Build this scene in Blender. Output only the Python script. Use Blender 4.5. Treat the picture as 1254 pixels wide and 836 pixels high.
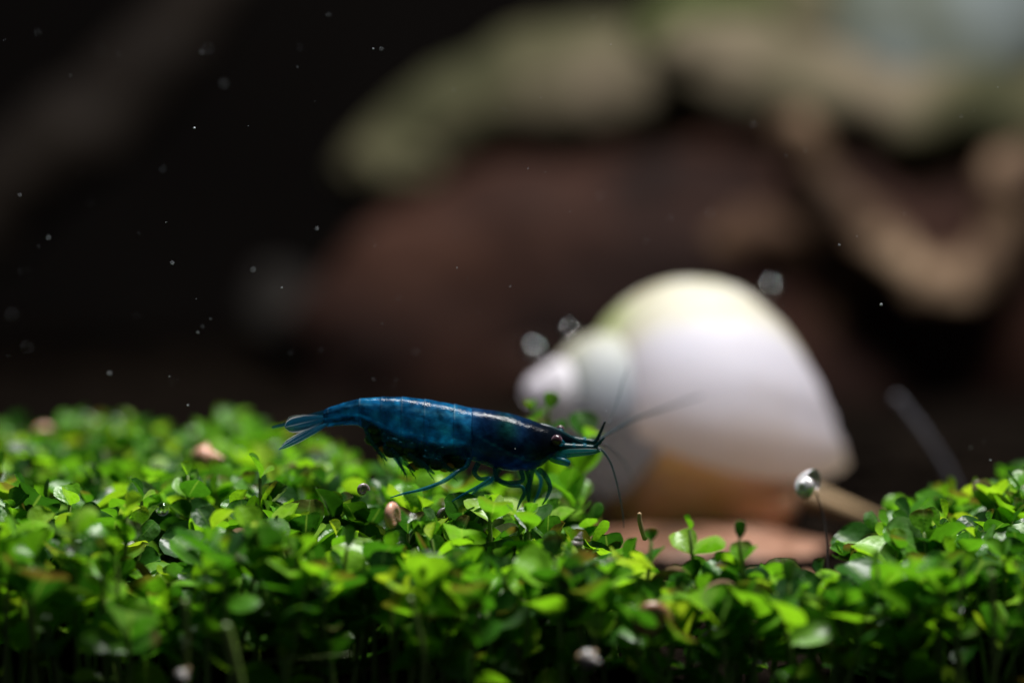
import bpy, math, random
import numpy as np
from mathutils import Vector, Matrix, noise

# ------------------------------------------------------------------ camera, world, light, exposure
U = 0.01                                   # everything below is written in centimetres, the scene is in metres
random.seed(7); np.random.seed(7)
S = bpy.context.scene
for o in list(bpy.data.objects): bpy.data.objects.remove(o)
COL = S.collection

CAM = Vector((0, -19.4, 3.62)); PITCH = math.radians(5.0); LENS = 100.0
cam = bpy.data.cameras.new('camera'); camo = bpy.data.objects.new('camera', cam); COL.objects.link(camo)
cam.lens = LENS; cam.sensor_width = 36; cam.clip_start = 0.005; cam.clip_end = 20
camo.location = CAM*U; camo.rotation_euler = (math.pi/2-PITCH, 0, 0)
cam.dof.use_dof = True; cam.dof.focus_distance = 19.25*U; cam.dof.aperture_fstop = 13.0
S.camera = camo

w = bpy.data.worlds.new('World'); S.world = w; w.use_nodes = True
bg = w.node_tree.nodes['Background']
bg.inputs[0].default_value = (0.74, 0.80, 1.0, 1); bg.inputs[1].default_value = 0.062

def area_lamp(name, loc, target, sx, sy, power, color):
    l = bpy.data.lights.new(name, 'AREA'); l.shape = 'RECTANGLE'; l.size = sx*U; l.size_y = sy*U
    l.energy = power; l.color = color
    o = bpy.data.objects.new(name, l); COL.objects.link(o); o.location = Vector(loc)*U
    d = Vector(target)-Vector(loc); o.rotation_euler = d.to_track_quat('-Z', 'Y').to_euler()
    return o
area_lamp('aquarium_lamp', (3, 5.2, 22), (1.0, 1.8, 0), 14, 4, 1.55, (1.0, 0.98, 0.95))

S.view_settings.view_transform = 'Standard'; S.view_settings.look = 'None'
S.view_settings.gamma = 1; S.view_settings.use_curve_mapping = False
S.view_settings.exposure = 0.0
S.cycles.max_bounces = 10; S.cycles.transparent_max_bounces = 16; S.cycles.use_denoising = True
S.cycles.caustics_reflective = False; S.cycles.caustics_refractive = False
S.cycles.sample_clamp_indirect = 4.0

FPX = LENS/36*1254
def at(px, py, y):                          # where a sight line of the photo meets the upright plane at depth y
    u = (px-627)/FPX; v = -(py-418)/FPX
    d = Vector((u, math.cos(PITCH)+v*math.sin(PITCH), -math.sin(PITCH)+v*math.cos(PITCH)))
    return CAM+d*((y-CAM.y)/d.y)
PX = lambda y: (y-CAM.y)/FPX               # centimetres per photo pixel at depth y

# ------------------------------------------------------------------ helpers
BASE = {}
def tag(o, label=None, cat=None, group=None, kind=None):
    if label: o['label'] = label
    if cat: o['category'] = cat
    if group: o['group'] = group
    if kind: o['kind'] = kind
    return o
def thing(name, label, cat, loc, group=None):
    o = bpy.data.objects.new(name, None); COL.objects.link(o); o.empty_display_size = 0.002
    o.location = Vector(loc)*U; BASE[o.name] = Vector(loc)
    return tag(o, label, cat, group)
def base_of(p):
    while p.name not in BASE: p = p.parent
    return BASE[p.name]
def make_mesh(name, V, F, mat, uv=None, col=None, smooth=True):
    m = bpy.data.meshes.new(name)
    m.from_pydata([tuple(c*U for c in v) for v in V], [], F)
    if smooth: m.polygons.foreach_set('use_smooth', [True]*len(m.polygons))
    if uv is not None:
        l = m.uv_layers.new(name='UVMap'); vi = np.empty(len(m.loops), int); m.loops.foreach_get('vertex_index', vi)
        l.data.foreach_set('uv', np.asarray(uv, float)[vi].ravel())
    if col is not None:
        a = m.color_attributes.new('pigment', 'FLOAT_COLOR', 'POINT'); a.data.foreach_set('color', np.asarray(col, float).ravel())
    if mat: m.materials.append(mat)
    m.update(); return m
def part(name, V, F, mat, parent, **k):
    b = base_of(parent)
    m = make_mesh(name, [Vector(v)-b for v in V], F, mat, **k)
    o = bpy.data.objects.new(name, m); COL.objects.link(o); o.parent = parent
    return o
def solo(name, V, F, mat, loc, label=None, cat=None, group=None, kind=None, **k):
    b = Vector(loc)
    m = make_mesh(name, [Vector(v)-b for v in V], F, mat, **k)
    o = bpy.data.objects.new(name, m); COL.objects.link(o); o.location = b*U
    return tag(o, label, cat, group, kind)

def catmull(P, n):
    P = [Vector(p) for p in P]; Q = [2*P[0]-P[1]]+P+[2*P[-1]-P[-2]]; out = []
    for i in range(1, len(Q)-2):
        for k in range(n):
            t = k/n; a, b, c, d = Q[i-1], Q[i], Q[i+1], Q[i+2]
            out.append(0.5*((2*b)+(c-a)*t+(2*a-5*b+4*c-d)*t*t+(3*b-a-3*c+d)*t**3))
    out.append(P[-1]); return out
def tube(P, R, ns=8, n=4, flat=1.0, flat_dir=None, bump=0, bscale=1.0, seed=0.0):
    """a tapered tube through P; R radii at the points; flat squashes it across flat_dir"""
    C = catmull(P, n); rr = np.interp(np.linspace(0, 1, len(C)), np.linspace(0, 1, len(R)), R)
    V, F, UV = [], [], []
    t0 = (C[1]-C[0]).normalized(); a = Vector((0, 1, 0)) if abs(t0.y) < .8 else Vector((0, 0, 1))
    if flat_dir: a = Vector(flat_dir)
    for i, c in enumerate(C):
        t = (C[min(i+1, len(C)-1)]-C[max(i-1, 0)]).normalized()
        a = (a-t*a.dot(t)).normalized(); b = t.cross(a)
        for k in range(ns):
            an = 2*math.pi*k/ns; d = a*math.cos(an)*flat+b*math.sin(an); r = rr[i]
            if bump:
                q = (c+d*r)*bscale+Vector((seed, seed*.7, 3))
                r *= 1+bump*(noise.noise(q)+.5*noise.noise(q*2.3)+.25*noise.noise(q*5.1))
            V.append(c+d*r); UV.append((i/(len(C)-1), k/ns))
    for i in range(len(C)-1):
        for k in range(ns):
            k2 = (k+1) % ns; F.append((i*ns+k, i*ns+k2, (i+1)*ns+k2, (i+1)*ns+k))
    for e, i in ((0, 0), (1, len(C)-1)):
        V.append(C[i]+(C[i]-C[1 if i == 0 else i-1]).normalized()*rr[i]*.5); UV.append((e, .5)); ci = len(V)-1
        for k in range(ns):
            k2 = (k+1) % ns; F.append((ci, i*ns+k2, i*ns+k) if i == 0 else (ci, i*ns+k, i*ns+k2))
    return V, F, UV
def ball(c, r, nu=12, nv=8, bump=0, bscale=1, seed=0, sc=(1, 1, 1)):
    c = Vector(c); V, F = [], []
    for j in range(nv+1):
        th = math.pi*j/nv
        for i in range(nu):
            ph = 2*math.pi*i/nu; d = Vector((math.sin(th)*math.cos(ph)*sc[0], math.sin(th)*math.sin(ph)*sc[1], math.cos(th)*sc[2]))
            f = 1
            if bump: q = d*bscale+Vector((seed, seed, seed)); f += bump*(noise.noise(q)+.5*noise.noise(q*2.2)+.25*noise.noise(q*4.7))
            V.append(c+d*r*f)
    for j in range(nv):
        for i in range(nu):
            i2 = (i+1) % nu; F.append((j*nu+i, (j+1)*nu+i, (j+1)*nu+i2, j*nu+i2))
    return V, F
def join(*parts):
    V, F, E = [], [], []
    for p in parts:
        k = len(V); V += list(p[0]); F += [tuple(i+k for i in f) for f in p[1]]
        if len(p) > 2: E += list(p[2])
    return (V, F, E) if E else (V, F)

# ------------------------------------------------------------------ materials
class Mat:
    def __init__(s, name):
        s.m = bpy.data.materials.new(name); s.m.use_nodes = True; s.t = s.m.node_tree; s.t.nodes.clear()
        s.out = s.n('ShaderNodeOutputMaterial')
    def n(s, typ, _ins=None, **kw):
        x = s.t.nodes.new(typ)
        for k, v in kw.items(): setattr(x, k, v)
        for k, v in (_ins or {}).items(): s.put(x.inputs[k], v)
        return x
    def put(s, sock, v):
        if isinstance(v, bpy.types.NodeSocket): s.t.links.new(v, sock)
        elif isinstance(v, bpy.types.Node): s.t.links.new(v.outputs[0], sock)
        else:
            if isinstance(v, tuple) and len(v) == 3 and sock.type == 'RGBA': v = (*v, 1)
            sock.default_value = v
    def noise(s, scale, detail=4, rough=.55, vec=None, d=0):
        x = s.n('ShaderNodeTexNoise', {'Scale': scale, 'Detail': detail, 'Roughness': rough, 'Distortion': d})
        s.put(x.inputs['Vector'], vec or s.n('ShaderNodeTexCoord').outputs['Object']); return x.outputs['Fac']
    def ramp(s, fac, stops):
        x = s.n('ShaderNodeValToRGB'); s.put(x.inputs[0], fac); e = x.color_ramp.elements
        while len(e) < len(stops): e.new(0.5)
        for q, (p, c) in zip(e, stops): q.position = p; q.color = (*c, 1) if len(c) == 3 else c
        return x.outputs[0]
    def math(s, op, a, b=0.0, clamp=False):
        x = s.n('ShaderNodeMath', operation=op, use_clamp=clamp); s.put(x.inputs[0], a); s.put(x.inputs[1], b); return x.outputs[0]
    def mix(s, fac, a, b, mode='MIX'):
        x = s.n('ShaderNodeMix', data_type='RGBA', blend_type=mode); s.put(x.inputs[0], fac); s.put(x.inputs[6], a); s.put(x.inputs[7], b); return x.outputs[2]
    def bump(s, h, strength=.3, dist=.02):
        return s.n('ShaderNodeBump', {'Height': h, 'Strength': strength, 'Distance': dist*U}).outputs[0]
    def bsdf(s, col, rough=.5, **kw):
        x = s.n('ShaderNodeBsdfPrincipled', {'Base Color': col, 'Roughness': rough})
        for k, v in kw.items(): s.put(x.inputs[k.replace('_', ' ')], v)
        return x.outputs[0]
    def mixs(s, fac, a, b):
        x = s.n('ShaderNodeMixShader'); s.put(x.inputs[0], fac); s.t.links.new(a, x.inputs[1]); s.t.links.new(b, x.inputs[2]); return x.outputs[0]
    def done(s, sh): s.t.links.new(sh, s.out.inputs[0]); return s.m

def leaf_material():
    m = Mat('leaf'); uv = m.n('ShaderNodeUVMap').outputs[0]
    sep = m.n('ShaderNodeSeparateXYZ', {0: uv})
    rnd = m.math('FRACT', m.math('ADD', m.n('ShaderNodeObjectInfo').outputs['Random'], m.n('ShaderNodeNewGeometry').outputs['Random Per Island']))
    tone = m.ramp(rnd, [(0, (.010, .052, .006)), (.35, (.032, .135, .008)), (.66, (.095, .285, .012)), (.86, (.17, .41, .016)), (1, (.24, .38, .025))])
    # pale bloom of algae on some leaves, and browned tips
    p = m.noise(420, 4)
    r2 = m.math('FRACT', m.math('MULTIPLY', rnd, 7.31))
    bloom = m.math('MULTIPLY', m.ramp(r2, [(.68, (0, 0, 0)), (1, (1, 1, 1))]), m.ramp(p, [(.42, (0, 0, 0)), (.66, (.5, .5, .5))]))
    col = m.mix(bloom, tone, (.30, .40, .26))
    r3 = m.math('FRACT', m.math('MULTIPLY', rnd, 13.7))
    tip = m.math('MULTIPLY', m.ramp(m.math('ADD', m.math('MULTIPLY', sep.outputs[0], .7), m.math('MULTIPLY', p, .55)), [(.72, (0, 0, 0)), (.86, (.9, .9, .9))]), m.ramp(r3, [(.78, (0, 0, 0)), (.92, (.85, .85, .85))]))
    col = m.mix(tip, col, (.10, .06, .022))
    # midrib and side veins, cells
    rib = m.ramp(m.math('ABSOLUTE', m.math('SUBTRACT', sep.outputs[1], .5)), [(.0, (1, 1, 1)), (.045, (0, 0, 0))])
    col = m.mix(m.math('MULTIPLY', rib, .35), col, (.22, .38, .08))
    vor = m.n('ShaderNodeTexVoronoi', {'Scale': 2600.0, 'Vector': m.n('ShaderNodeTexCoord').outputs['Object']})
    col = m.mix(.35, col, m.mix(vor.outputs[0], (.6, .6, .6), (1.25, 1.25, 1.25)), 'MULTIPLY')
    nb = m.bump(m.math('ADD', m.noise(900, 3), vor.outputs[0]), .22, .012)
    p1 = m.bsdf(col, m.math('ADD', m.math('MULTIPLY', p, .25), .22), Specular_IOR_Level=.33, Normal=nb)
    tr = m.n('ShaderNodeBsdfTranslucent', {'Color': m.mix(.5, col, m.mix(1, col, (2.6, 2.2, .6), 'MULTIPLY')), 'Normal': nb}).outputs[0]
    return m.done(m.mixs(.42, p1, tr))
def stem_material():
    m = Mat('stem'); n = m.noise(300, 3)
    return m.done(m.bsdf(m.ramp(n, [(.3, (.06, .13, .015)), (.7, (.17, .24, .05))]), .45))
def simple(name, stops, scale, rough=.6, bump=.3, bd=.02, detail=5, **kw):
    m = Mat(name); n = m.noise(scale, detail, .6)
    kw.setdefault('Specular_IOR_Level', .15)
    return m.done(m.bsdf(m.ramp(n, stops), rough, Normal=m.bump(m.noise(scale*3, 4), bump, bd), **kw))
LEAF = leaf_material(); STEM = stem_material()
SOIL = simple('soil', [(.3, (.002, .0016, .0014)), (.55, (.006, .0045, .0035)), (.75, (.014, .010, .007))], 130, .9, .9, .1, Specular_IOR_Level=0.0)
BACK = simple('back_panel', [(.3, (.004, .0034, .0032)), (.7, (.007, .006, .0055))], 10, .9, .0, Specular_IOR_Level=0.0)
WOODDARK = simple('dark_wood', [(.36, (.011, .0045, .003)), (.5, (.030, .0125, .0078)), (.66, (.072, .032, .019))], 30, .75, .8, .15)
WOODTAN = simple('tan_wood', [(.40, (.018, .010, .006)), (.5, (.075, .045, .027)), (.62, (.26, .18, .115))], 42, .7, .8, .1)
WOODMID = simple('brown_wood', [(.36, (.018, .009, .006)), (.5, (.050, .026, .015)), (.66, (.12, .072, .042))], 40, .75, .8, .1)
WOODRED = simple('red_brown_wood', [(.38, (.005, .0018, .0013)), (.5, (.016, .0060, .0040)), (.64, (.042, .0175, .011))], 34, .8, .8, .2)
WOODBLACK = simple('black_wood', [(.3, (.005, .0036, .003)), (.7, (.013, .009, .006))], 40, .8, .6, .1)
STONE = simple('grey_stone', [(.36, (.035, .042, .022)), (.5, (.075, .085, .068)), (.64, (.115, .135, .135))], 38, .75, .8, .1)
MOSSLOG = simple('mossy_wood', [(.36, (.020, .024, .009)), (.5, (.062, .058, .030)), (.64, (.12, .098, .066))], 34, .85, .9, .12)
MOSS = simple('moss', [(.3, (.024, .034, .010)), (.6, (.058, .066, .024)), (.8, (.09, .095, .04))], 160, .85, .9, .1)
STONEDARK = simple('dark_stone', [(.3, (.006, .005, .0045)), (.7, (.014, .012, .010))], 60, .8, .7, .1)
TERRA = simple('terracotta', [(.3, (.16, .075, .04)), (.7, (.40, .22, .15))], 120, .75, .5, .05)

# ------------------------------------------------------------------ setting
def grid(nx, ny, f):
    V = [f(i/nx, j/ny) for j in range(ny+1) for i in range(nx+1)]
    F = [(j*(nx+1)+i, j*(nx+1)+i+1, (j+1)*(nx+1)+i+1, (j+1)*(nx+1)+i) for j in range(ny) for i in range(nx)]
    return V, F
def soil_z(x, y): return .10*noise.noise(Vector((x*.7, y*.7, 1)))+.05*noise.noise(Vector((x*3, y*3, 4)))-.06-.40*min(1, max(0, (-.3-y)/1.0))-.26*min(1, max(0, (y-1.5)/2.5))
V, F = grid(150, 120, lambda a, b: Vector((-15+30*a, -4.2+33.2*b, soil_z(-15+30*a, -4.2+33.2*b))))
solo('soil_floor', V, F, SOIL, (0, 0, 0), kind='structure')
V = [(-22, 27.9, -1), (22, 27.9, -1), (22, 27.9, 20), (-22, 27.9, 20), (-22, 28.6, -1), (22, 28.6, -1), (22, 28.6, 20), (-22, 28.6, 20)]
solo('back_panel', V, [(0, 1, 2, 3), (7, 6, 5, 4), (0, 4, 5, 1), (3, 2, 6, 7), (0, 3, 7, 4), (1, 5, 6, 2)], BACK, (0, 27.9, 0), kind='structure', smooth=False)

# soil granules: angular little balls scattered over the bare floor behind the plants
def granules(n, x0, x1, y0, y1, r0, r1):
    Vs, Fs = [], []
    for i in range(n):
        x = random.uniform(x0, x1); y = random.uniform(y0, y1); r = random.uniform(r0, r1)
        v, f = ball((x, y, soil_z(x, y)+r*.4), r, 6, 4, .35, 1.5, i*.37, (1, random.uniform(.7, 1), random.uniform(.6, .9)))
        k = len(Vs); Vs += v; Fs += [tuple(q+k for q in g) for g in f]
    return Vs, Fs
V, F = granules(2600, -6, 6, -3, 11, .05, .13)
solo('soil_granules', V, F, SOIL, (0, 0, 0), 'dark brown soil granules covering the tank floor', 'soil', kind='stuff')
V, F = granules(420, .2, 3.4, .2, 3.6, .025, .055)
solo('gravel', V, F, TERRA, (0, 0, 0), 'pinkish terracotta gravel on the floor before the white snail', 'gravel', kind='stuff')

# ------------------------------------------------------------------ hardscape, far behind and out of focus
BG = 7.5
def limb(pts, y, rpx, ns=20, n=8, bump=.25, bs=.8, seed=0):
    P = []
    for p in pts:
        yy = p[2] if len(p) > 2 else y; P.append(at(p[0], p[1], yy+BG))
    return tube(P, [r*PX(y+BG) for r in rpx], ns, n, bump=bump, bscale=bs, seed=seed)
lg = thing('mossy_driftwood', 'thick greenish beige driftwood log crossing above the white snail', 'driftwood', at(700, 130, 11+BG))
a = limb([(425, 225), (520, 165), (610, 128), (700, 105), (800, 92), (905, 60), (1010, 20)], 11, [30, 55, 72, 86, 82, 75, 70], 24, 10, .22, 1.0, 2)
part('log', a[0], a[1], MOSSLOG, lg)
V, F = ball(at(880, 40, 10.4+BG), 95*PX(10.4+BG), 30, 18, .35, 2.0, 3, (1.0, .7, .72)); part('moss', V, F, MOSS, lg)
V, F = ball(at(480, 200, 10.6+BG), 62*PX(10.6+BG), 24, 14, .35, 2.0, 9, (1.0, .7, .6)); part('moss', V, F, MOSSLOG, lg)
V, F = ball(at(1150, 45, 11.5+BG), 200*PX(11.5+BG), 34, 22, .22, 1.3, 5, (1.05, .8, .66))
solo('grey_rock', V, F, STONE, at(1150, 45, 11.5+BG), 'large blue grey rock lying on top of the driftwood', 'rock')
a = limb([(820, 70), (940, 95), (1060, 130), (1180, 150), (1330, 140)], 10, [50, 60, 55, 62, 70], 24, 10, .4, 1.2, 33); part('branch', a[0], a[1], MOSSLOG, lg)
V, F = ball(at(1240, 165, 10.8+BG), 60*PX(10.8+BG), 24, 14, .3, 2.0, 8, (1.2, .8, .45))
solo('moss_clump', V, F, MOSS, at(1240, 165, 10.8+BG), 'yellowish moss clump under the blue grey rock', 'moss')

tk = thing('dark_driftwood', 'big dark reddish brown driftwood trunk behind the white snail', 'driftwood', at(850, 470, 14+BG))
V, F = ball(at(950, 415, 10.2+BG), 590*PX(10.2+BG), 90, 50, .10, 4.0, 7, (1.0, .12, .40)); part('slab', V, F, WOODRED, tk)
a = limb([(440, 420), (560, 390), (720, 360), (900, 380), (1100, 390), (1350, 400)], 14, [110, 165, 190, 200, 220, 230], 36, 12, .2, .7, 4); part('trunk', a[0], a[1], WOODDARK, tk)
a = limb([(470, 520, 11), (590, 470, 10), (690, 435, 10), (790, 400, 11)], 10, [22, 34, 36, 30], 16, 8, .25, 1.0, 14); part('branch', a[0], a[1], WOODDARK, tk)
a = limb([(1010, 640, 12), (1090, 560, 11), (1200, 500, 11), (1330, 470, 11)], 11, [60, 60, 55, 50], 18, 8, .25, 1.0, 24); part('branch', a[0], a[1], WOODDARK, tk)

a = limb([(480, 470, 12.5), (600, 430, 12), (740, 415, 12), (900, 430, 12), (1000, 440, 12)], 12, [50, 75, 85, 80, 60], 22, 10, .4, 1.0, 44); part('branch', a[0], a[1], WOODDARK, tk)
a = limb([(980, 250, 12.5), (1080, 235, 12), (1180, 260, 12), (1330, 270, 12)], 12, [60, 85, 90, 80], 22, 10, .5, 1.1, 54); part('branch', a[0], a[1], WOODMID, tk)
a = limb([(1040, 430, 11), (1130, 430, 10.5), (1220, 400, 10.5), (1330, 380, 11)], 11, [40, 55, 50, 45], 20, 10, .5, 1.2, 64); part('branch', a[0], a[1], WOODMID, tk)

rt = thing('tan_driftwood_root', 'twisted pale tan driftwood root hanging below the grey rock', 'driftwood', at(1100, 300, 9+BG))
a = limb([(960, 150), (992, 200), (1035, 255), (1085, 310), (1140, 345), (1195, 335), (1225, 285), (1228, 225), (1275, 190)], 9, [30, 34, 32, 34, 40, 36, 30, 34, 28], 22, 10, .55, 1.3, 5); part('root', a[0], a[1], WOODTAN, rt)
a = limb([(880, 310), (935, 285), (1000, 300), (1060, 350)], 9.6, [26, 36, 34, 20], 18, 8, .3, 1.2, 15); part('side_root', a[0], a[1], WOODMID, rt)
a = limb([(990, 300), (1015, 350), (1005, 410), (960, 455)], 9.8, [24, 32, 32, 20], 18, 8, .3, 1.2, 25); part('side_root', a[0], a[1], WOODMID, rt)
a = limb([(-60, 290), (60, 195), (150, 110), (290, -60)], 13, [60, 62, 55, 50], 20, 8, .25, .8, 6)
solo('dark_branch', a[0], a[1], WOODBLACK, at(60, 195, 13+BG), 'dim brown branch slanting up through the dark water', 'branch')
V, F = ball(at(352, 385, 12+BG), 62*PX(12+BG), 24, 16, .2, 1.4, 4, (1, .9, .95))
solo('round_stone', V, F, STONEDARK, at(352, 385, 12+BG), 'dim rounded stone behind the shrimp tail in the dark', 'stone')

# pale stalk standing behind the plants at the right
BG = 0.0
a = limb([(1097, 486), (1112, 504), (1135, 535), (1160, 575), (1190, 640)], 5.2, [4.5, 4.0, 3.6, 3.4, 3.4], 8, 6, .15, 3, 1)
ST = simple('pale_stalk', [(.3, (.08, .08, .09)), (.7, (.17, .17, .20))], 200, .5, .2)
solo('pale_stalk', a[0], a[1], ST, at(1190, 640, 5.2), 'pale thin stalk leaning in front of dark driftwood', 'stalk')

# ------------------------------------------------------------------ white snail
def shell_mesh(turns, W, H, B, C, A, n_per=48, nt=28, grow=1.0, ripple=.0):
    """helicocone, apex at the origin, axis along -z (apex up); lip at s = 1"""
    N = int(turns*n_per); V, UV, F = [], [], []
    for i in range(N+1):
        th = 2*math.pi*(i/n_per-turns); s = W**(th/(2*math.pi))*grow
        s *= 1+ripple*math.sin(i*1.9)*.5+ripple*noise.noise(Vector((i*.23, 0, 1)))
        for k in range(nt):
            ph = 2*math.pi*k/nt
            sp = max(0, math.sin(ph)); r = C*(1-.25*sp*sp)+A*math.cos(ph)*(1-.30*sp*sp); z = H+B*math.sin(ph)*(1.0 if math.sin(ph) > 0 else .92)
            r = max(r, .02)
            V.append(Vector((r*math.cos(th), -r*math.sin(th), -z))*s); UV.append((i/N, k/nt))
    for i in range(N):
        for k in range(nt):
            k2 = (k+1) % nt; F.append((i*nt+k, (i+1)*nt+k, (i+1)*nt+k2, i*nt+k2))
    return V, F, UV
def snail_shell_mat():
    m = Mat('white_shell'); uv = m.n('ShaderNodeUVMap').outputs[0]; sep = m.n('ShaderNodeSeparateXYZ', {0: uv})
    st = m.n('ShaderNodeCombineXYZ', {0: m.math('MULTIPLY', sep.outputs[0], 120.), 1: m.math('MULTIPLY', sep.outputs[1], 5.)})
    n1 = m.noise(1.0, 4, .6, vec=st.outputs[0]); n2 = m.noise(90, 4)
    col = m.ramp(n1, [(.28, (.34, .31, .18)), (.42, (.62, .61, .48)), (.6, (.72, .72, .64)), (.75, (.76, .76, .72))])
    fresh = m.mix(.75, col, (.70, .71, .90))                 # the newest growth is smooth and lilac white
    blot = m.math('MULTIPLY', m.ramp(m.noise(75, 5, .65, d=.8), [(.50, (0, 0, 0)), (.60, (.6, .6, .6))]), m.ramp(n1, [(.35, (1, 1, 1)), (.6, (.25, .25, .25))]))
    col = m.mix(blot, col, (.36, .31, .16)); fresh = m.mix(m.math('MULTIPLY', blot, .35), fresh, (.48, .42, .36))
    u = m.math('ADD', sep.outputs[0], m.math('MULTIPLY', m.math('SUBTRACT', n2, .5), .008))
    col = m.mix(m.ramp(u, [(.958, (0, 0, 0)), (.966, (1, 1, 1))]), col, fresh)
    col = m.mix(m.ramp(u, [(.986, (0, 0, 0)), (1.0, (1, 1, 1))]), col, (.66, .52, .36))
    alg = m.math('MULTIPLY', m.ramp(n2, [(.50, (0, 0, 0)), (.70, (.5, .5, .5))]), m.ramp(u, [(.70, (1, 1, 1)), (.955, (.45, .45, .45)), (.966, (.03, .03, .03))]))
    col = m.mix(alg, col, (.40, .42, .14))
    sut = m.math('MULTIPLY', m.ramp(sep.outputs[1], [(.60, (0, 0, 0)), (.70, (.9, .9, .9)), (.80, (.9, .9, .9)), (.86, (0, 0, 0))]), m.math('MULTIPLY', m.ramp(u, [(.70, (0, 0, 0)), (.76, (1, 1, 1)), (.93, (1, 1, 1)), (.955, (0, 0, 0))]), m.ramp(n2, [(.40, (0, 0, 0)), (.58, (1, 1, 1))])))
    col = m.mix(sut, col, (.34, .46, .08))
    col = m.mix(m.ramp(u, [(.69, (0, 0, 0)), (.755, (.8, .8, .8)), (.80, (.8, .8, .8)), (.84, (0, 0, 0))]), col, (.24, .32, .46))  # blue-grey shadow between the spire whorls, painted into the shell colour
    col = m.mix(m.ramp(u, [(.50, (1, 1, 1)), (.58, (0, 0, 0))]), col, (.80, .78, .84))
    p = m.bsdf(col, .5, Specular_IOR_Level=.2, Normal=m.bump(n1, .25, .03))
    tr = m.n('ShaderNodeBsdfTranslucent', {'Color': m.mix(.5, col, (.85, .80, .85))}).outputs[0]
    return m.done(m.mixs(.54, p, tr))
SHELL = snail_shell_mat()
FLESH = simple('snail_flesh', [(.34, (.66, .30, .08)), (.5, (.76, .44, .18)), (.66, (.84, .50, .38))], 60, .4, .4, .03, Subsurface_Weight=.3, Subsurface_Radius=(.5, .25, .1), Subsurface_Scale=.002)
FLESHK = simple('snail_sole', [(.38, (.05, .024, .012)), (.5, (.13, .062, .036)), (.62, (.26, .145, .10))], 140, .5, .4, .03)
FLESHP = simple('snail_tentacle', [(.3, (.24, .16, .085)), (.7, (.36, .26, .15))], 150, .45, .2, .02)
SY = 5.5
sb = at(880, 648, SY); sb.z = soil_z(sb.x, SY)
sn = thing('white_snail', 'large white round snail with pointed spire crawling on the floor', 'snail', sb)
V, F, UV = shell_mesh(4.2, 2.0, 1.80, 1.02, .63, .79, 64, 36, ripple=.008)
apex = at(634, 474, SY-.35); foot_end = at(1010, 537, SY+.25)
ax = (apex-foot_end).normalized()
zl = ax; xl = Vector((0, -1, 0)); xl = (xl-zl*xl.dot(zl)).normalized(); yl = zl.cross(xl)
LIP = math.radians(-15)
def place_shell(V, k=1.0):
    c, s_ = math.cos(LIP), math.sin(LIP)
    return [apex+(xl*(v.x*c-v.y*s_)+yl*(v.x*s_+v.y*c)+zl*v.z)*k for v in V]
sc_ = (foot_end-apex).length/2.74
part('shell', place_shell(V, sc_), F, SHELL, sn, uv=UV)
a = tube([at(765, 632, SY+.4), at(795, 622, SY), at(845, 616, SY-.4), at(895, 612, SY-.7), at(935, 610, SY-1.0), at(962, 612, SY-1.15)], [.14, .46, .58, .52, .36, .20], 22, 6, flat=1.25, bump=.06, bscale=2)
part('foot', [Vector((v.x, v.y, max(v.z, sb.z+.02))) for v in a[0]], a[1], FLESH, sn)
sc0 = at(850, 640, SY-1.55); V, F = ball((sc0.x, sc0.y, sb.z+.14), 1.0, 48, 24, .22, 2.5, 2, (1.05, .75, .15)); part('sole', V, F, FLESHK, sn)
a = tube([at(950, 604, SY-1.0), at(936, 622, SY-1.15), at(916, 645, SY-1.25), at(896, 672, SY-1.3)], [.10, .085, .07, .03], 10, 5); part('tentacle', a[0], a[1], FLESHP, sn)
a = tube([at(962, 603, SY-1.0), at(1000, 610, SY-1.1), at(1042, 626, SY-1.15), at(1088, 640, SY-1.1)], [.11, .09, .075, .03], 10, 5); part('tentacle', a[0], a[1], FLESHP, sn)
V, F = ball(at(947, 600, SY-1.1), .045, 12, 8); part('eye', V, F, simple('snail_eye', [(.3, (.02, .01, .008)), (.7, (.04, .02, .01))], 100, .2), sn)
# air bubbles clinging to its spire
def bubble_mat():
    m = Mat('air_bubble'); fr = m.n('ShaderNodeFresnel', {'IOR': 2.6}).outputs[0]
    g = m.n('ShaderNodeBsdfGlossy', {'Color': (.95, .97, 1, 1), 'Roughness': .03}).outputs[0]
    t = m.n('ShaderNodeBsdfTransparent', {'Color': (.93, .96, 1, 1)}).outputs[0]
    return m.done(m.mixs(fr, t, g))
BUB = bubble_mat()
def drop_mat():
    m = Mat('clear_bubble'); return m.done(m.n('ShaderNodeBsdfGlass', {'Color': (1, 1, 1, 1), 'Roughness': .02, 'IOR': 1.38}).outputs[0])
DROP = drop_mat()
for px, py, y, r, lab in ((697, 404, 4.7, .055, 'topmost air bubble clinging to the white snail spire'), (661, 432, 4.6, .05, 'air bubble beside the tip of the white snail spire'), (652, 428, 5.3, .075, 'larger faint air bubble behind the white snail spire'), (944, 352, 5.8, .07, 'faint air bubble above the white snail shell')):
    c = at(px, py, y); V, F = ball(c, r, 40, 26)
    solo('air_bubble', V, F, BUB, c, lab, 'bubble', 'air bubbles')
for px, py, y, r, lab in ((199, 623, -.6, .045, 'shiny clear air bubble among the round leaves'),):
    c = at(px, py, y); V, F = ball(c, r, 40, 26); solo('air_bubble', V, F, DROP, c, lab, 'bubble', 'air bubbles')

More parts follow.
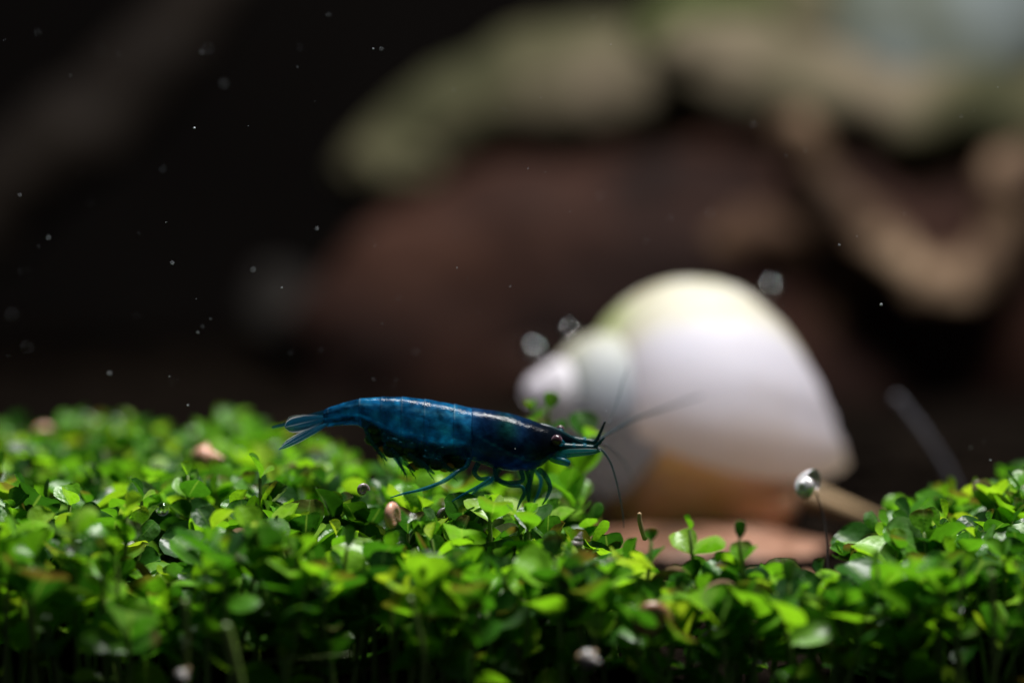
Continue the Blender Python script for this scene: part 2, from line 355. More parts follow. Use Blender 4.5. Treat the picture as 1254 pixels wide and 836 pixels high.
# ------------------------------------------------------------------ carpet plants
def leaf_shape(L, W, cup, droop, seed):
    T = [0, .1, .22, .36, .5, .64, .77, .88, .95, 1.0]; Wd = [.12, .18, .50, .78, .94, 1.0, .97, .84, .65, .34]
    rr = random.Random(seed); V, F, UV = [], [], []
    tw = rr.uniform(-.25, .25)
    for i, (t, wd) in enumerate(zip(T, Wd)):
        for k in range(5):
            q = (k/4-.5)*2; wv = 1+.07*rr.uniform(-1, 1)
            y = q*wd*W/2*wv; z = cup*W*(q*q)*wd*.5-droop*L*t*t+tw*y*t+.012*L*rr.uniform(-1, 1)
            V.append(Vector((L*t*(1-.1*droop), y, z))); UV.append((t, k/4))
    for i in range(len(T)-1):
        for k in range(4): F.append((i*5+k, i*5+k+1, (i+1)*5+k+1, (i+1)*5+k))
    return V, F, UV
LEAVES = []
for i in range(12):
    rr = random.Random(100+i)
    L = .27; LEAVES.append(leaf_shape(L, L*rr.uniform(.82, 1.08), rr.uniform(.15, .75)*rr.choice((1, 1, 1, -.6)), rr.uniform(-.1, .4), i))
LEAFM = [make_mesh('leaf', v, f, LEAF, uv=u) for v, f, u in LEAVES]

def sprig_proto(seed):
    """stem as a tube plus (leaf index, matrix) list, base at the origin, unit height of about one centimetre"""
    rr = random.Random(seed); H = rr.uniform(.8, 1.05); lean = rr.uniform(-.22, .22), rr.uniform(-.22, .22)
    P = [Vector((0, 0, 0)), Vector((lean[0]*.3+rr.uniform(-.05, .05), lean[1]*.3, H*.35)), Vector((lean[0]*.7, lean[1]*.7+rr.uniform(-.05, .05), H*.7)), Vector((lean[0], lean[1], H))]
    C = catmull(P, 6); stem = tube(P, [.022, .02, .017, .012], 5, 3)
    ls = []; pairs = rr.choice((4, 5, 5, 6)); az = rr.uniform(0, 6.28)
    for k in range(pairs):
        f = 1-k*rr.uniform(.11, .16)*(.85+.08*k); f = max(f, .12); p = C[int(f*(len(C)-1))]
        for sgn in (0, math.pi):
            if rr.random() < .06+.07*k: continue
            elev = math.radians(rr.uniform(30, 85) if k < 2 else rr.uniform(5, 75))
            s = rr.uniform(.55, 1.22)*(.62 if k == 0 else 1.0)
            M = Matrix.Translation(p) @ Matrix.Rotation(az+sgn+rr.uniform(-.3, .3), 4, 'Z') @ Matrix.Rotation(-elev, 4, 'Y') @ Matrix.Rotation(rr.uniform(-.8, .8), 4, 'X') @ Matrix.Diagonal((s, s, s, 1))
            ls.append((rr.randrange(len(LEAVES)), M))
        az += math.pi/2+rr.uniform(-.3, .3)
    return stem, ls
PROTO = [sprig_proto(500+i) for i in range(16)]
STEMM = [make_mesh('stem', p[0][0], p[0][1], STEM) for p in PROTO]

def carpet(x, y):
    """height of the carpet in cm at a spot, 0 where the floor is bare"""
    px = 627+FPX*x/(y-CAM.y)
    xs = [-400, 300, 345, 420, 600, 700, 745, 800, 1040, 1085, 1120, 1700]
    back = float(np.interp(px, xs, [4.2, 4.2, 3.2, 2.6, 2.0, 1.3, .2, -.8, -.8, .6, 1.6, 2.4]))
    h = float(np.interp(px, xs, [.82, .82, .80, .78, .75, .74, .62, .50, .50, .62, .76, .82]))
    if y > back or y < -1.75: return 0
    h *= 1+.24*noise.noise(Vector((x*1.1, y*1.1, 7)))
    if y < -1.2: h *= 1-.06*((-1.2-y)/.55)
    if -1.5 < y < .35 and 380 < px < 740: h = min(h, .78-.13*max(0, -y))
    if 160 < px < 240 and -1.8 < y < .1: h = min(h, .42)
    return h
spots = []
y = -1.75
while y < 4.3:
    x = -6.2
    while x < 6.2:
        xx = x+random.uniform(-.13, .13); yy = y+random.uniform(-.13, .13); h = carpet(xx, yy)
        if h > 0 and abs(xx) < .185*(yy+19.4)*1.06+.25: spots.append((xx, yy, max(.2, (h-.1)*random.uniform(.66 if yy > -1.2 else .85, 1.2 if yy > -1.2 else 1.1))))
        x += .22
    y += .22
def seen(x, y, h):
    return abs(627+FPX*x/(y+19.4)-627) < 640
# tall sprigs that stand out
extra = [(635, 497, 1.3), (690, 535, 1.2), (720, 600, .6), (795, 668, -1.3), (880, 650, -1.0), (905, 652, -.9), (1235, 598, .3), (1130, 612, .9), (1180, 618, .5), (30, 528, 3.9), (150, 540, 3.9), (275, 522, 4.0), (310, 588, -.2), (250, 585, .0), (590, 620, -.5), (640, 630, -.6), (620, 500, 1.5)]
for px, py, yy in extra:
    p = at(px, py, yy); spots.append((p.x, yy, p.z))
spots = [s+(random.randrange(16), random.uniform(0, 6.28), random.uniform(.88, 1.14)) for s in spots]
order = sorted(range(len(spots)), key=lambda i: (not seen(*spots[i][:3]), i < len(spots)-len(extra), spots[i][1]))
single = set(order[:300])
def spot_matrix(s):
    x, y, h, k, rot, leafk = s; h -= soil_z(x, y)
    hz = PROTO[k][0][0][-1].z
    return Matrix.Translation((x, y, soil_z(x, y))) @ Matrix.Rotation(rot, 4, 'Z') @ Matrix.Diagonal((1, 1, h/hz, 1))
GR = 'round leaved carpet plants'
def where(x, y):
    px = 627+FPX*x/(y+19.4); k = 'green round-leaved carpet plant '
    if px < 345: return k+('on the front rim of the wide bank by the shrimp tail' if y < -.9 else 'in the middle of the wide bank by the shrimp tail' if y < 1.2 else 'on the far crest of the wide bank beyond the shrimp tail')
    if px < 740:
        if y > .25: return k+'growing behind the blue shrimp'
        q = 'tail end' if px < 450 else 'egg-filled belly' if px < 580 else 'head and front legs'
        return k+('rooted right under the shrimp ' if y > -.75 else 'in the shaded front row before the shrimp ')+q
    if px < 1075: return k+('in the low gap just before the white snail' if y > -1.2 else 'in the shaded front row before the white snail')
    return k+('on the shaded front rim below the pale stalk' if y < -.9 else 'on top of the bank before the pale stalk')
BV, BF, BU, SV, SF = [], [], [], [], []
for i, s in enumerate(spots):
    x, y, h, k, rot, lk = s; (stv, stf, _), ls = PROTO[k]; M = spot_matrix(s); gz = soil_z(x, y); sq = (h-gz)/stv[-1].z
    lm = []
    for li, Ml in ls:                       # leaves keep their own shape, only their place follows the stem's height
        T = M @ Ml.translation; R = Matrix.Rotation(rot, 4, 'Z') @ Ml.to_3x3().to_4x4() @ Matrix.Diagonal((lk, lk, lk, 1))
        lm.append((li, Matrix.Translation(T) @ R))
    if i in single:
        r = thing('carpet_plant', where(x, y), 'plant', (x, y, gz), where(x, y).replace('green round-leaved carpet plant', 'carpet plants'))
        so = bpy.data.objects.new('stem', STEMM[k]); COL.objects.link(so); so.parent = r; so.matrix_basis = Matrix.Rotation(rot, 4, 'Z') @ Matrix.Diagonal((1, 1, sq, 1))
        for li, ML in lm:
            lo = bpy.data.objects.new('leaf', LEAFM[li]); COL.objects.link(lo); lo.parent = r
            Q = ML.copy(); Q.translation = (ML.translation-Vector((x, y, gz)))*U; lo.matrix_basis = Q
    else:
        n0 = len(SV); SV += [M @ v for v in stv]; SF += [tuple(q+n0 for q in f) for f in stf]
        for li, ML in lm:
            v, f, u = LEAVES[li]; n0 = len(BV); BV += [ML @ p for p in v]; BF += [tuple(q+n0 for q in g) for g in f]; BU += u
fo = solo('carpet_foliage', BV, BF, LEAF, (0, 0, 0), 'dense mass of small round green leaves further back in the carpet', 'foliage', kind='stuff', uv=BU)
so = solo('carpet_stems', SV, SF, STEM, (0, 0, 0), 'thin green stems under the mass of small leaves', 'stems', kind='stuff')
print('sprigs', len(spots))

# bare trailing stems in front
for i, (pts, y, r, lab) in enumerate((
    ([(226, 735), (228, 780), (229, 850)], -2.0, .026, 'upright bare green stem before the leafy bank'),
    ([(276, 765), (285, 800), (298, 850)], -2.3, .035, 'thick leaning pale green stem before the leafy bank'),
    ([(502, 732), (511, 765), (519, 800), (521, 850)], -1.9, .022, 'yellowish bare stem hanging in the dark gap below the shrimp'),
    ([(1214, 700), (1217, 760), (1219, 850)], -1.9, .02, 'bare upright stem below the bank beside the pale stalk'),
    ([(240, 805), (300, 812), (360, 806), (430, 800)], -1.8, .004, 'fine pale root hair lying across the dark soil front'),
    ([(790, 660), (784, 640), (783, 628)], -.3, .02, 'short withered tan stem tip before the white snail'))):
    t = tube([at(a, b, y) for a, b in pts], [r]*2+[r*.8], 6, 6, bump=.12, bscale=6, seed=i)
    solo('bare_stem', t[0], t[1], STEM if i != 5 else FLESHP, at(*pts[-1], y), lab, 'stem', 'bare stems')

DEAD = simple('withered', [(.3, (.10, .06, .03)), (.7, (.28, .19, .11))], 300, .8, .6, .02)
for i, (px, py, y) in enumerate(((275, 655, -.6), (330, 668, -.7), (345, 575, 1.2), (660, 690, -1.0), (560, 700, -1.1), (905, 720, -1.4), (840, 700, -1.2), (90, 600, .6), (150, 690, -1.0))):
    rr = random.Random(40+i); L = rr.uniform(.18, .34); a0 = rr.uniform(0, 6.28); c = at(px, py, y)
    v, f, u = leaf_shape(L, L*.45, .9, .5, 60+i); R = Matrix.Rotation(a0, 3, 'Z') @ Matrix.Rotation(rr.uniform(-.4, .4), 3, 'Y')
    solo('withered_leaf', [c+R @ p for p in v], f, DEAD, c, 'small curled brown withered leaf lodged among the green leaves', 'leaf', 'withered brown leaves', uv=u)

# ------------------------------------------------------------------ small snails on the leaves
def small_shell_mat(name, c0, c1, rough=.3, metal=0):
    m = Mat(name); uv = m.n('ShaderNodeUVMap').outputs[0]; sep = m.n('ShaderNodeSeparateXYZ', {0: uv})
    n = m.noise(1.0, 3, .6, vec=m.n('ShaderNodeCombineXYZ', {0: m.math('MULTIPLY', sep.outputs[0], 60.), 1: m.math('MULTIPLY', sep.outputs[1], 4.)}).outputs[0])
    return m.done(m.bsdf(m.ramp(n, [(.3, c0), (.7, c1)]), rough, Metallic=metal, Subsurface_Weight=.2, Subsurface_Scale=.0005, Normal=m.bump(n, .2, .01)))
PINK = small_shell_mat('pink_shell', (.42, .20, .13), (.62, .38, .28)); GREY = small_shell_mat('grey_shell', (.10, .095, .09), (.28, .26, .25))
BROWN = small_shell_mat('brown_shell', (.13, .06, .03), (.34, .17, .09)); PEARL = small_shell_mat('pearl_shell', (.60, .58, .60), (.85, .84, .88), .10, .35)
def little_snail(px, py, y, size, mat, label, rot, kind='ramshorn'):
    c = at(px, py, y); t = thing('little_snail', label, 'snail', c-Vector((0, 0, size*.5)), 'little snails')
    if kind == 'ramshorn': V, F, UV = shell_mesh(3.3, 2.0, .22, .36, .62, .36, 26, 12)
    elif kind == 'globe': V, F, UV = shell_mesh(3.6, 2.3, .95, .62, .46, .56, 28, 14)
    else: V, F, UV = shell_mesh(4.5, 1.65, 1.7, .62, .34, .36, 22, 12)
    lo = Vector(map(min, zip(*V))); hi = Vector(map(max, zip(*V))); mid = (lo+hi)/2; k = size/max(hi-lo)
    R = Matrix.Rotation(rot[2], 3, 'Z') @ Matrix.Rotation(rot[1], 3, 'Y') @ Matrix.Rotation(rot[0], 3, 'X')
    part('shell', [c+R @ ((v-mid)*k) for v in V], F, mat, t, uv=UV)
    lip = c+R @ ((V[-6]-mid)*k); d = R @ Vector((0, 1, 0))
    if size < .16: return t
    a = tube([c+(lip-c)*.5, lip, lip+d*size*.28+Vector((0, 0, -size*.05)), lip+d*size*.42], [size*.16, size*.18, size*.13, size*.05], 10, 4)
    part('foot', a[0], a[1], FLESHP, t)
    return t
pi = math.pi
little_snail(479, 632, -.75, .22, PINK, 'smooth pink little snail resting on leaves under the shrimp', (pi/2, .6, 1.25))
little_snail(254, 560, 1.6, .34, PINK, 'pinkish little snail among leaves beyond the shrimp tail', (pi/2, .9, 1.0), 'tall')
little_snail(55, 532, 3.7, .20, PINK, 'dull pink little snail on top of the far leaf bank', (pi/2, .2, .3))
little_snail(800, 757, -1.7, .26, BROWN, 'brown coiled little snail on the dark stems before the white snail', (pi/2, .2, .2))
little_snail(722, 808, -2.0, .26, GREY, 'grey little snail low in the dark below the shrimp head', (pi/2, 1.2, .6), 'tall')
little_snail(445, 599, -.4, .10, GREY, 'tiny translucent grey snail on a leaf under the shrimp belly', (pi/2, .3, .5))
little_snail(545, 632, -.3, .14, GREY, 'small grey snail tucked beneath leaves under the shrimp belly', (pi/2, .8, .5))
little_snail(706, 668, -.7, .21, GREY, 'pointed grey snail standing upright among leaves under the shrimp head', (.2, .3, .5), 'tall')
little_snail(905, 678, -1.0, .13, GREY, 'tiny grey snail beside the upright leaf pair before the white snail', (pi/2, .3, .9))
little_snail(1117, 700, -1.2, .12, PINK, 'tiny orange pink snail low on the bank beside the pale stalk', (pi/2, .3, .9))
little_snail(224, 828, -2.2, .18, GREY, 'dim grey snail at the foot of the leafy bank', (pi/2, .9, .4), 'tall')
little_snail(990, 592, .55, .235, PEARL, 'shiny pearly little snail perched on a thin stalk', (.5, -1.1, .2), 'globe')
t = tube([at(1000, 603, .55), at(1007, 625, .5), at(1011, 650, .4), at(1014, 700, .2), at(1015, 740, .1)], [.006, .006, .007, .008, .009], 6, 5, bump=.1, bscale=5)
solo('bare_stem', t[0], t[1], WOODBLACK, at(1015, 740, .1), 'thin dark stalk holding up the shiny pearly snail', 'stem', 'bare stems')

# ------------------------------------------------------------------ the blue shrimp
SHY = 0.0
sh = thing('blue_shrimp', 'translucent dark blue shrimp with dark eggs walking over green leaves', 'shrimp', at(610, 615, SHY))
X = [396, 401, 408, 425, 440, 446, 467, 492, 520, 546, 560, 578, 590, 603, 628, 650, 662, 672, 680, 690, 700]
TOP = [503, 499, 497, 491.5, 487.8, 487, 485.5, 485.2, 488, 492.2, 494.8, 499, 500.3, 501.8, 506.2, 513.6, 518, 521.8, 525.3, 531, 537]
BOT = [521, 523, 522, 520, 520.5, 526, 541, 553, 562, 565, 563, 563, 567.5, 572.5, 577.5, 575.8, 571.5, 563.5, 556.5, 552.5, 550]
WID = [.035, .045, .05, .062, .075, .085, .115, .145, .165, .17, .172, .178, .185, .19, .188, .17, .15, .125, .095, .06, .03]
SEG = [401, 440, 467, 492, 520, 556, 578]
def seg_scale(x):
    for a, b in zip(SEG[:-1], SEG[1:]):
        if a <= x < b:
            f = (b-x)/(b-a); return .99+.022*f**3      # each plate flares towards the tail and laps over the next
    if 578 <= x < 592: return 1.018-.018*(x-578)/14
    return 1.0
sx = sorted(set([float(v) for v in np.arange(396, 700.1, 1.4)]+[b-.25 for b in SEG]+[b+.25 for b in SEG]))
NR = 72; V, F, C, UV = [], [], [], []
def smooth_interp(x, xs, ys):
    y0 = np.interp(x, xs, ys); return float((np.interp(x-5, xs, ys)+2*y0+np.interp(x+5, xs, ys))/4)
def pigment(x, v, q):
    """colour of the animal's skin at x along the body (photo px), v 0 back .. 1 belly; alpha = how clear the shell is there"""
    n = noise.noise(Vector((x*.045, v*5, q*3))); n2 = noise.noise(Vector((x*.12, v*10, q*5+9)))
    if x < 578:
        xo = x-16*v                       # the plates' joins slant back towards the belly
        c = Vector((.003, .060, .15))*max(.2, 1+1.1*n+1.0*n2)
        seg = next((i for i, b in enumerate(SEG[1:]) if xo < b), 5); f = (xo-SEG[seg])/(SEG[seg+1]-SEG[seg])
        patch = max(0, 1-abs(v-.44)/.16)*max(0, 1-abs(f-.5)/.42); c = c.lerp(Vector((.012, .23, .38)), .75*patch)
        c *= 1-.32*max(0, 1-min(abs(f), abs(1-f))/.14)*min(1, v*4)
        gut = max(0, 1-abs(v-.27-.03*math.sin(x*.06))/.05); c = c.lerp(Vector((.002, .02, .05)), .65*gut*max(0, .6+n))
        f = max(0, 1-abs(v-.17)/.05); c = c.lerp(Vector((.05, .16, .22)), .5*f*max(0, .5+n2))
        line = max(0, 1-abs(v-.54-.0006*(x-440))/.09); c = c.lerp(Vector((.008, .34, .75)), min(1, .95*line*max(.25, .75+.8*n2)))
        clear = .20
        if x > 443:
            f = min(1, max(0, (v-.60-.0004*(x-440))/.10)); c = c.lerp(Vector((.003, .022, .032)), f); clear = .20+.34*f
        # darker ring at the join of two plates
        d = min(abs(x-b) for b in SEG); c *= 1-.25*max(0, 1-d/2.0)
        if v < .22: c = c.lerp(Vector((.14, .24, .34)), .3*max(0, 1-abs(x-.8-min(SEG, key=lambda b: abs(x-b)))/1.2))
        f = max(0, (x-552)/26); c = c.lerp(Vector((.004, .04, .13)), .6*f)
    else:
        c = Vector((.003, .014, .045))*(1+.6*n+.5*n2)
        def spot(cx, cv, rx, rv): return math.exp(-((x-cx)/rx)**2-((v-cv)/rv)**2)
        c = c.lerp(Vector((.004, .032, .17))*(1+.6*n2), min(1, 1.2*spot(632, .88, 30, .22)))
        c = c.lerp(Vector((.004, .05, .15)), min(1, spot(582, .6, 12, .35)))
        c = c.lerp(Vector((.006, .055, .045)), .85*spot(620, .25, 11, .22))
        c = c.lerp(Vector((.008, .09, .15)), .85*spot(650, .58, 8, .13))
        c = c.lerp(Vector((.01, .09, .09)), .8*spot(668, .9, 8, .2))
        lv = .44+.0048*(x-583)          # the thin pale line along the gill cover
        if x < 668: c = c.lerp(Vector((.02, .15, .25)), .75*max(0, 1-abs(v-lv)/.028)*min(1, (x-580)/12))
        if x > 640: c = c.lerp(Vector((.002, .004, .008)), min(1, (x-640)/25)*max(0, 1-max(0, v-.75)*5))
        clear = .05
    return (max(c.x, .001), max(c.y, .001), max(c.z, .001), clear)
for i, x in enumerate(sx):
    zt = smooth_interp(x, X, TOP); zb = smooth_interp(x, X, BOT); wd = smooth_interp(x, X, WID); k = seg_scale(x)
    cp = at(x, (zt+zb)/2, SHY); hz = (zb-zt)/2*PX(SHY)
    for j in range(NR):
        an = 2*pi*j/NR; cz = math.cos(an); cy = math.sin(an)
        yy = math.copysign(abs(cy)**.92, cy)*wd*k*(1-.12*cz)          # a little narrower at the back
        zz = cz*hz*(1+(k-1)*(.6+.4*cz))
        V.append(cp+Vector((0, -yy, zz))); v = (1-cz)/2
        C.append(pigment(x, v, 1 if cy > 0 else -1)); UV.append((i/len(sx), j/NR))
n = len(sx)
F = [(i*NR+j, i*NR+(j+1) % NR, (i+1)*NR+(j+1) % NR, (i+1)*NR+j) for i in range(n-1) for j in range(NR)]
F += [tuple(range(NR))[::-1], tuple((n-1)*NR+j for j in range(NR))]
def shrimp_mat():
    m = Mat('shrimp_shell'); at_ = m.n('ShaderNodeAttribute', attribute_name='pigment')
    fine = m.noise(1500, 4, .6); med = m.noise(500, 4, .6)
    col = m.mix(.75, at_.outputs['Color'], m.mix(1, at_.outputs['Color'], m.ramp(med, [(.32, (.12, .18, .25)), (.5, (1, 1, 1)), (.68, (3.2, 2.8, 2.2))]), 'MULTIPLY'))
    col = m.mix(.7, col, m.mix(1, col, m.ramp(m.noise(330, 4, .62, d=.8), [(.40, (.10, .20, .22)), (.52, (1, 1, 1)), (.63, (2.0, 1.9, 1.7))]), 'MULTIPLY'))
    sp = m.ramp(m.noise(2600, 2), [(.70, (0, 0, 0)), (.76, (.5, .5, .5))])
    col = m.mix(sp, col, m.mix(1, col, (3, 3, 2.6), 'MULTIPLY'))
    nb = m.bump(m.math('ADD', fine, m.math('MULTIPLY', med, 2.0)), .35, .012)
    p = m.bsdf(col, m.math('ADD', m.math('MULTIPLY', med, .12), .10), Specular_IOR_Level=.09, Normal=nb)
    tr = m.n('ShaderNodeBsdfTranslucent', {'Color': m.mix(1, col, (1.6, 1.6, 1.6), 'MULTIPLY')}).outputs[0]
    tp = m.n('ShaderNodeBsdfTransparent', {'Color': (.35, .75, .9, 1)}).outputs[0]
    return m.done(m.mixs(at_.outputs['Alpha'], m.mixs(.35, p, tr), tp))
SHR = shrimp_mat()
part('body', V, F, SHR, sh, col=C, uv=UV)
def clear_mat(name, col, clear, rough=.25, spec=.25, edge=None):
    m = Mat(name); n = m.noise(900, 4)
    c = m.mix(n, tuple(q*.55 for q in col), tuple(min(1, q*1.5) for q in col))
    if edge:                                 # stiff pale rim and ribs of a blade
        sep = m.n('ShaderNodeSeparateXYZ', {0: m.n('ShaderNodeUVMap').outputs[0]})
        e = m.ramp(m.math('ABSOLUTE', m.math('SUBTRACT', sep.outputs[1], .5)), [(0.0, (.6, .6, .6)), (.05, (0, 0, 0)), (.40, (0, 0, 0)), (.47, (1, 1, 1))])
        e = m.math('MULTIPLY', e, m.ramp(sep.outputs[0], [(.15, (0, 0, 0)), (.7, (1, 1, 1))]))
        c = m.mix(e, c, edge); cl = m.math('MULTIPLY', m.math('SUBTRACT', 1.0, e), clear)
    else: cl = clear
    p = m.bsdf(c, rough, Specular_IOR_Level=spec)
    tr = m.n('ShaderNodeBsdfTranslucent', {'Color': c}).outputs[0]; tp = m.n('ShaderNodeBsdfTransparent', {'Color': (.55, .85, .95, 1)}).outputs[0]
    return m.done(m.mixs(cl, m.mixs(.3, p, tr), tp))
TAIL = clear_mat('tail_blade', (.01, .10, .18), .5, edge=(.75, .72, .74))
LEG = clear_mat('leg_shell', (.008, .12, .17), .35); LEGD = clear_mat('dark_limb', (.003, .03, .035), .12)
SWIM = clear_mat('swimmeret', (.006, .09, .12), .55); FEEL = clear_mat('feeler', (.06, .075, .085), .3)
SCALE = clear_mat('antennal_scale', (.012, .16, .16), .4, edge=(.35, .33, .32))
def eye_mat():
    m = Mat('shrimp_eye'); n = m.noise(2500, 2)
    return m.done(m.bsdf(m.ramp(n, [(.3, (.014, .005, .008)), (.7, (.04, .014, .022))]), .18, Specular_IOR_Level=.4, Sheen_Weight=.35, Sheen_Tint=(.6, .4, .5, 1)))
EYE = eye_mat(); EGG = simple('egg', [(.3, (.004, .012, .008)), (.7, (.012, .035, .02))], 300, .25, .1); EGGO = simple('pale_egg', [(.3, (.30, .14, .01)), (.7, (.48, .26, .03))], 300, .3, .1)

# tail fan: spike and four blades
def blade(p0, p1, width, lift=0, thick=.006, n=14, prof=None, side=Vector((0, 0, 1))):
    p0 = Vector(p0); p1 = Vector(p1); d = (p1-p0); s_ = (side-d*side.dot(d)/d.length_squared).normalized(); nn = d.normalized().cross(s_)
    V, F, UV = [], [], []; m = 7
    for i in range(n+1):
        t = i/n; wq = np.interp(t, [q[0] for q in prof], [q[1] for q in prof])*width/2
        for lay in (1, -1):
            for k in range(m):
                q = (k/(m-1)-.5)*2; edge = 1-q*q
                V.append(p0+d*t+s_*(q*wq)+nn*(lay*thick*edge*.5+lift*math.sin(t*pi)+.05*wq*math.cos(q*pi*2.5))); UV.append((t, k/(m-1)))
    for i in range(n):
        for lay in (0, 1):
            for k in range(m-1):
                a = i*2*m+lay*m+k; f = (a, a+1, a+1+2*m, a+2*m); F.append(f if lay == 0 else f[::-1])
    return V, F, UV
ROUND = [(0, .25), (.2, .6), (.5, .95), (.75, 1), (.9, .8), (.97, .5), (1, .15)]
SLIM = [(0, .4), (.3, .9), (.6, 1), (.85, .7), (1, .1)]
part('tail_spike', *(lambda b: (b[0], b[1]))(blade(at(402, 508, .0), at(333, 523.5, .10), 15*PX(0), prof=[(0, 1), (.45, .75), (.7, .35), (.72, .3), (1, .18)])), TAIL, sh)
for p0, p1, wd, pr, sd, ny in (((400, 511, -.03), (349, 523, -.12), 20, ROUND, (0, .35, 1), 0), ((400, 512, .04), (352, 517, .26), 16, ROUND, (0, -.5, 1), 0),
                           ((402, 518, -.05), (341, 550.5, -.16), 9, SLIM, (0, .5, 1), 0), ((402, 517, -.02), (345, 545, -.02), 10, SLIM, (0, .6, 1), 0)):
    b = blade(at(*p0), at(*p1), wd*PX(0), prof=pr, side=Vector(sd)); part('tail_blade', b[0], b[1], TAIL, sh, uv=b[2])
# rostrum: the pointed beak over the eyes, with small teeth
b = tube([at(655, 524, 0), at(668, 526, 0), at(682, 530.5, 0), at(696, 536, 0), at(708, 541, 0), at(719, 544.5, 0)], [.040, .042, .036, .026, .016, .004], 10, 5, flat=.6, flat_dir=(0, 1, 0))
part('beak', b[0], b[1], LEGD, sh)
for sd, yy, (ex, ey), r in ((1, -.115, (682, 538.5), .037), (-1, .12, (686, 525.5), .030)):
    c = at(ex, ey, yy); Vv, Ff = ball(c, r, 24, 16); e = part('eye', Vv, Ff, EYE, sh)
    b = tube([at(690, 545 if sd > 0 else 536, yy*.45), at(686, 541 if sd > 0 else 529, yy*.8), c], [.022, .024, .028], 10, 4); part('eye_stalk', b[0], b[1], LEG, e)
# antennule stalks (jointed) and antennal scales
for yy, y0, y1, sg in ((-.06, 548, 548.2, 1), (.06, 538.5, 541.5, -1)):
    pk = [(686, y0-1), (700, y0), (713, (y0+y1)/2), (728, y1)]
    b = tube([at(p[0], p[1], yy) for p in pk], [.034, .030, .026, .020], 10, 5); st = part('feeler_base', b[0], b[1], LEGD, sh)
    for xj in (703, 716):
        cj = at(xj, y0+(y1-y0)*(xj-690)/38, yy); b = tube([cj-Vector((.008, 0, 0)), cj+Vector((.008, 0, 0))], [.0335, .0315], 12, 2); part('joint_ring', b[0], b[1], LEG, st)
for yy in (-.10, .09):
    b = blade(at(680, 556 if yy < 0 else 552, yy), at(736, 552 if yy < 0 else 549, yy*1.1), 11*PX(0), prof=[(0, .6), (.25, 1), (.7, .8), (.92, .5), (1, .1)], side=Vector((0, .35, 1))); part('antennal_scale', b[0], b[1], SCALE, sh, uv=b[2])
for pts, r, mt in ((((728, 543, .05), (733, 534, .05), (741, 516, .03)), (.015, .013, .007), LEGD),
                   (((728, 547.5, -.06), (734, 542, -.1), (740, 536, -.16)), (.015, .012, .006), LEGD),
                   (((730, 547.5, -.06), (739, 553, -.07), (748, 567, -.06), (754, 586, -.03), (759, 608, 0), (763, 632, .02), (764, 646, .03)), (.011, .0085, .007, .006, .005, .004, .003), FEEL),
                   (((728, 541, .06), (746, 530, .5), (775, 514, 1.1), (810, 501, 1.8), (860, 484, 2.6)), (.013, .012, .011, .009, .005), FEEL),
                   (((729, 542, .06), (742, 545, .45), (757, 557, .9), (768, 572, 1.2), (776, 590, 1.5)), (.011, .009, .007, .005, .004), FEEL),
                   (((745, 520, .5), (757, 488, .9), (763, 466, 1.2), (769, 450, 1.5)), (.004, .005, .004, .003), FEEL)):
    b = tube([at(*p) for p in pts], r, 7, 8); part('feeler', b[0], b[1], mt, sh)
b = tube([at(668, 556, -.09), at(679, 562, -.1), at(690, 565, -.11), at(697, 567.5, -.11)], [.022, .026, .028, .022], 10, 5); part('mouth_limb', b[0], b[1], LEG, sh)
b = tube([at(668, 553, .08), at(682, 559, .1), at(693, 560, .11)], [.02, .022, .016], 10, 5); part('mouth_limb', b[0], b[1], LEG, sh)
# walking legs
for pts, r in ((((660, 574, -.1), (668, 583, -.13), (673.5, 596, -.15), (670, 608, -.15), (664, 618, -.14)), (.034, .034, .030, .022, .008)),
               (((652, 575, -.1), (650, 586, -.12), (645, 600, -.14), (637, 614, -.14), (633, 625, -.13)), (.034, .032, .028, .020, .007)),
               (((645, 576, .02), (649, 590, .02), (647, 608, .02), (650, 628, .03)), (.032, .030, .024, .008)),
               (((638, 576, -.12), (640, 588, -.16), (625, 591, -.17), (606, 587, -.14)), (.030, .026, .030, .024)),
               (((606, 573, -.08), (609, 586, -.14), (624, 594, -.18), (640, 596, -.2), (641, 611, -.2)), (.034, .030, .027, .022, .007)),
               (((585, 567, -.1), (581, 578, -.15), (588, 586, -.2), (600, 585, -.22), (588, 594, -.25), (566, 606, -.27), (553, 614, -.28)), (.036, .032, .028, .028, .023, .017, .007)),
               (((575, 562, -.08), (570, 572, -.14), (560, 577, -.2), (545, 588, -.26), (520, 598, -.3), (495, 604, -.32), (478, 609, -.32)), (.034, .030, .028, .026, .020, .014, .006)),
               (((612, 574, .08), (600, 590, .14), (585, 598, .2), (572, 610, .2)), (.03, .028, .02, .008)),
               (((655, 574, .1), (662, 588, .14), (660, 602, .16), (654, 616, .16)), (.03, .028, .022, .008))):
    b = tube([at(*p) for p in pts], [q*.55 for q in r], 10, 8, flat=.8, bump=.28, bscale=9, seed=pts[0][0]); part('leg', b[0], b[1], LEG, sh)
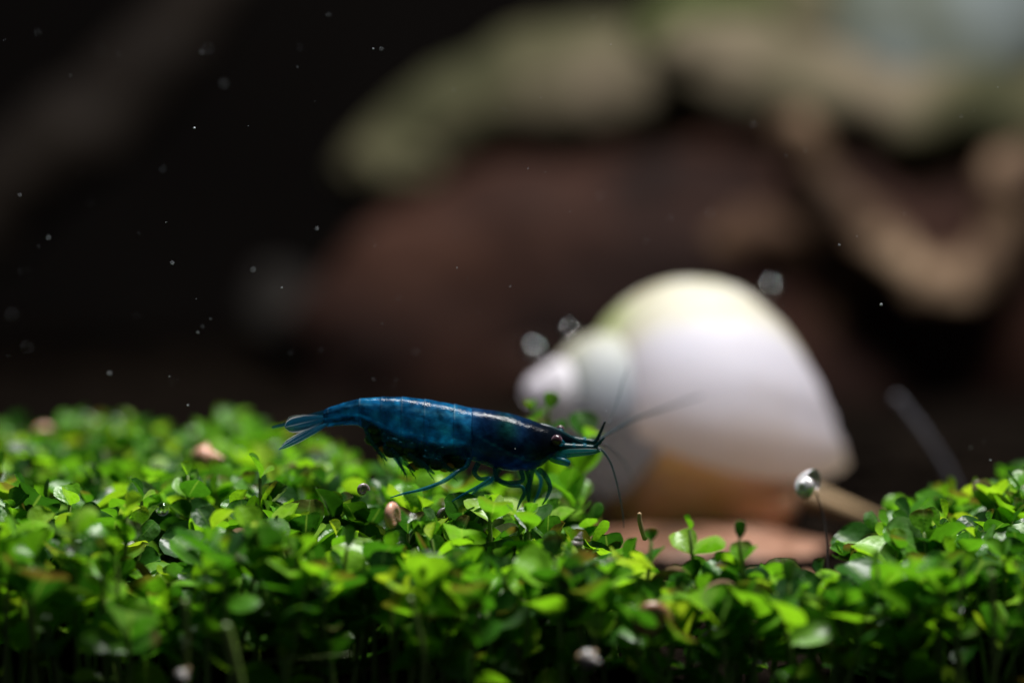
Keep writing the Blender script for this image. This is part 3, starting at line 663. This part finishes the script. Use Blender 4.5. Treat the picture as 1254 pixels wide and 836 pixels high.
# swimmerets under the belly
for pts, wd, yy in ((((447, 523), (455, 541), (474, 564)), 7, -.07), (((470, 545), (484, 560), (497, 581)), 7, -.09), (((478, 550), (495, 566), (508, 577)), 8, -.11), (((500, 556), (517, 568), (532, 580)), 9, -.12), (((536, 560), (545, 571), (560, 578)), 9, -.12),
                (((449, 523), (458, 538), (470, 556)), 7, .06), (((473, 546), (486, 560), (494, 574)), 7, .08)):
    b = tube([at(p[0], p[1], yy) for p in pts], [wd*.4*PX(0), wd*.42*PX(0), .006], 9, 6, flat=.35, flat_dir=(0, 1, 0)); sw = part('swimmeret', b[0], b[1], SWIM, sh)
    for q in range(4):                       # bristles on its trailing edge
        p0 = at(pts[1][0]+q*3.2, pts[1][1]+q*4.5, yy); p1 = at(pts[1][0]+q*3.2-1+(pts[2][0]-pts[1][0])*.45, pts[1][1]+q*4.5+(pts[2][1]-pts[1][1])*.75, yy)
        b = tube([p0, (p0+p1)/2+Vector((.008, 0, 0)), p1], [.004, .003, .001], 4, 2); part('bristle', b[0], b[1], SWIM, sw)
# egg cluster held under the belly
er = random.Random(3)
for i in range(60):
    x = er.uniform(456, 566); top = smooth_interp(x, X, TOP); bot = smooth_interp(x, X, BOT)
    v = er.uniform(.66, 1.04); py = top+(bot-top)*v+3; yy = er.choice((-1, -1, 1))*er.uniform(.02, .55)*smooth_interp(x, X, WID)
    Vv, Ff = ball(at(x, py, yy), er.uniform(.044, .058), 12, 8, sc=(1.15, .9, .9)); part('egg', Vv, Ff, EGG, sh)
for px, py, yy in ((471, 550, -.02), (507, 571, -.02), (548, 571, -.06), (545, 573, .03)):
    Vv, Ff = ball(at(px, py, yy), .036, 12, 8, sc=(1.3, .9, .8)); part('egg', Vv, Ff, EGGO, sh)

# ------------------------------------------------------------------ specks drifting in the water
SPECK = simple('speck', [(.3, (.55, .62, .72)), (.7, (.75, .78, .82))], 500, .6, .0)
GS = 'pale specks drifting in the dark water'
for px, py, y, rp in ((46, 40, 1.5, 2.2), (247, 64, 1.2, 3.2), (256, 60, 2.4, 3.0), (238, 157, -.2, 2.6), (274, 103, 2.2, 3.5), (24, 239, .6, 1.7), (59, 291, .8, 2.0), (211, 322, .5, 2.0), (123, 61, 2.6, 1.8), (457, 60, .2, 1.7), (467, 60, .8, 1.5),
                      (1079, 373, .2, 2.4), (742, 503, .2, 1.6), (1028, 300, .3, 1.4), (388, 280, .6, 1.8), (345, 352, .1, 1.5), (230, 496, .1, 1.7), (134, 457, .7, 2.2), (242, 407, .3, 1.4), (310, 330, .9, 2.0), (922, 152, 1.6, 2.8), (1092, 125, 1.0, 1.6), (735, 240, 2.2, 2.6), (870, 260, 2.2, 2.6), (790, 295, 1.6, 2.2), (14, 385, 2.6, 3.0), (33, 425, 2.6, 3.0), (402, 18, 1.0, 1.8), (1213, 563, .2, 1.5)):
    c = at(px, py, y); Vv, Ff = ball(c, rp*PX(y)*(.5 if y < 1 else .24), 8, 6, .2, 1.5, px)
    solo('water_speck', Vv, Ff, SPECK, c, 'pale speck drifting in the clear dark water', 'speck', GS)
Vd, Fd = [], []; rr = random.Random(11)
for i in range(120):
    px = rr.uniform(-80, 1330); py = rr.uniform(-60, 560); y = rr.gauss(.4, 1.3)
    v, f = ball(at(px, py, max(y, -1.5)), rr.uniform(.2, .55)*PX(0), 6, 4); k = len(Vd); Vd += v; Fd += [tuple(q+k for q in g) for g in f]
solo('water_dust', Vd, Fd, SPECK, (0, 0, 0), 'fine pale dust floating all through the water', 'dust', kind='stuff')
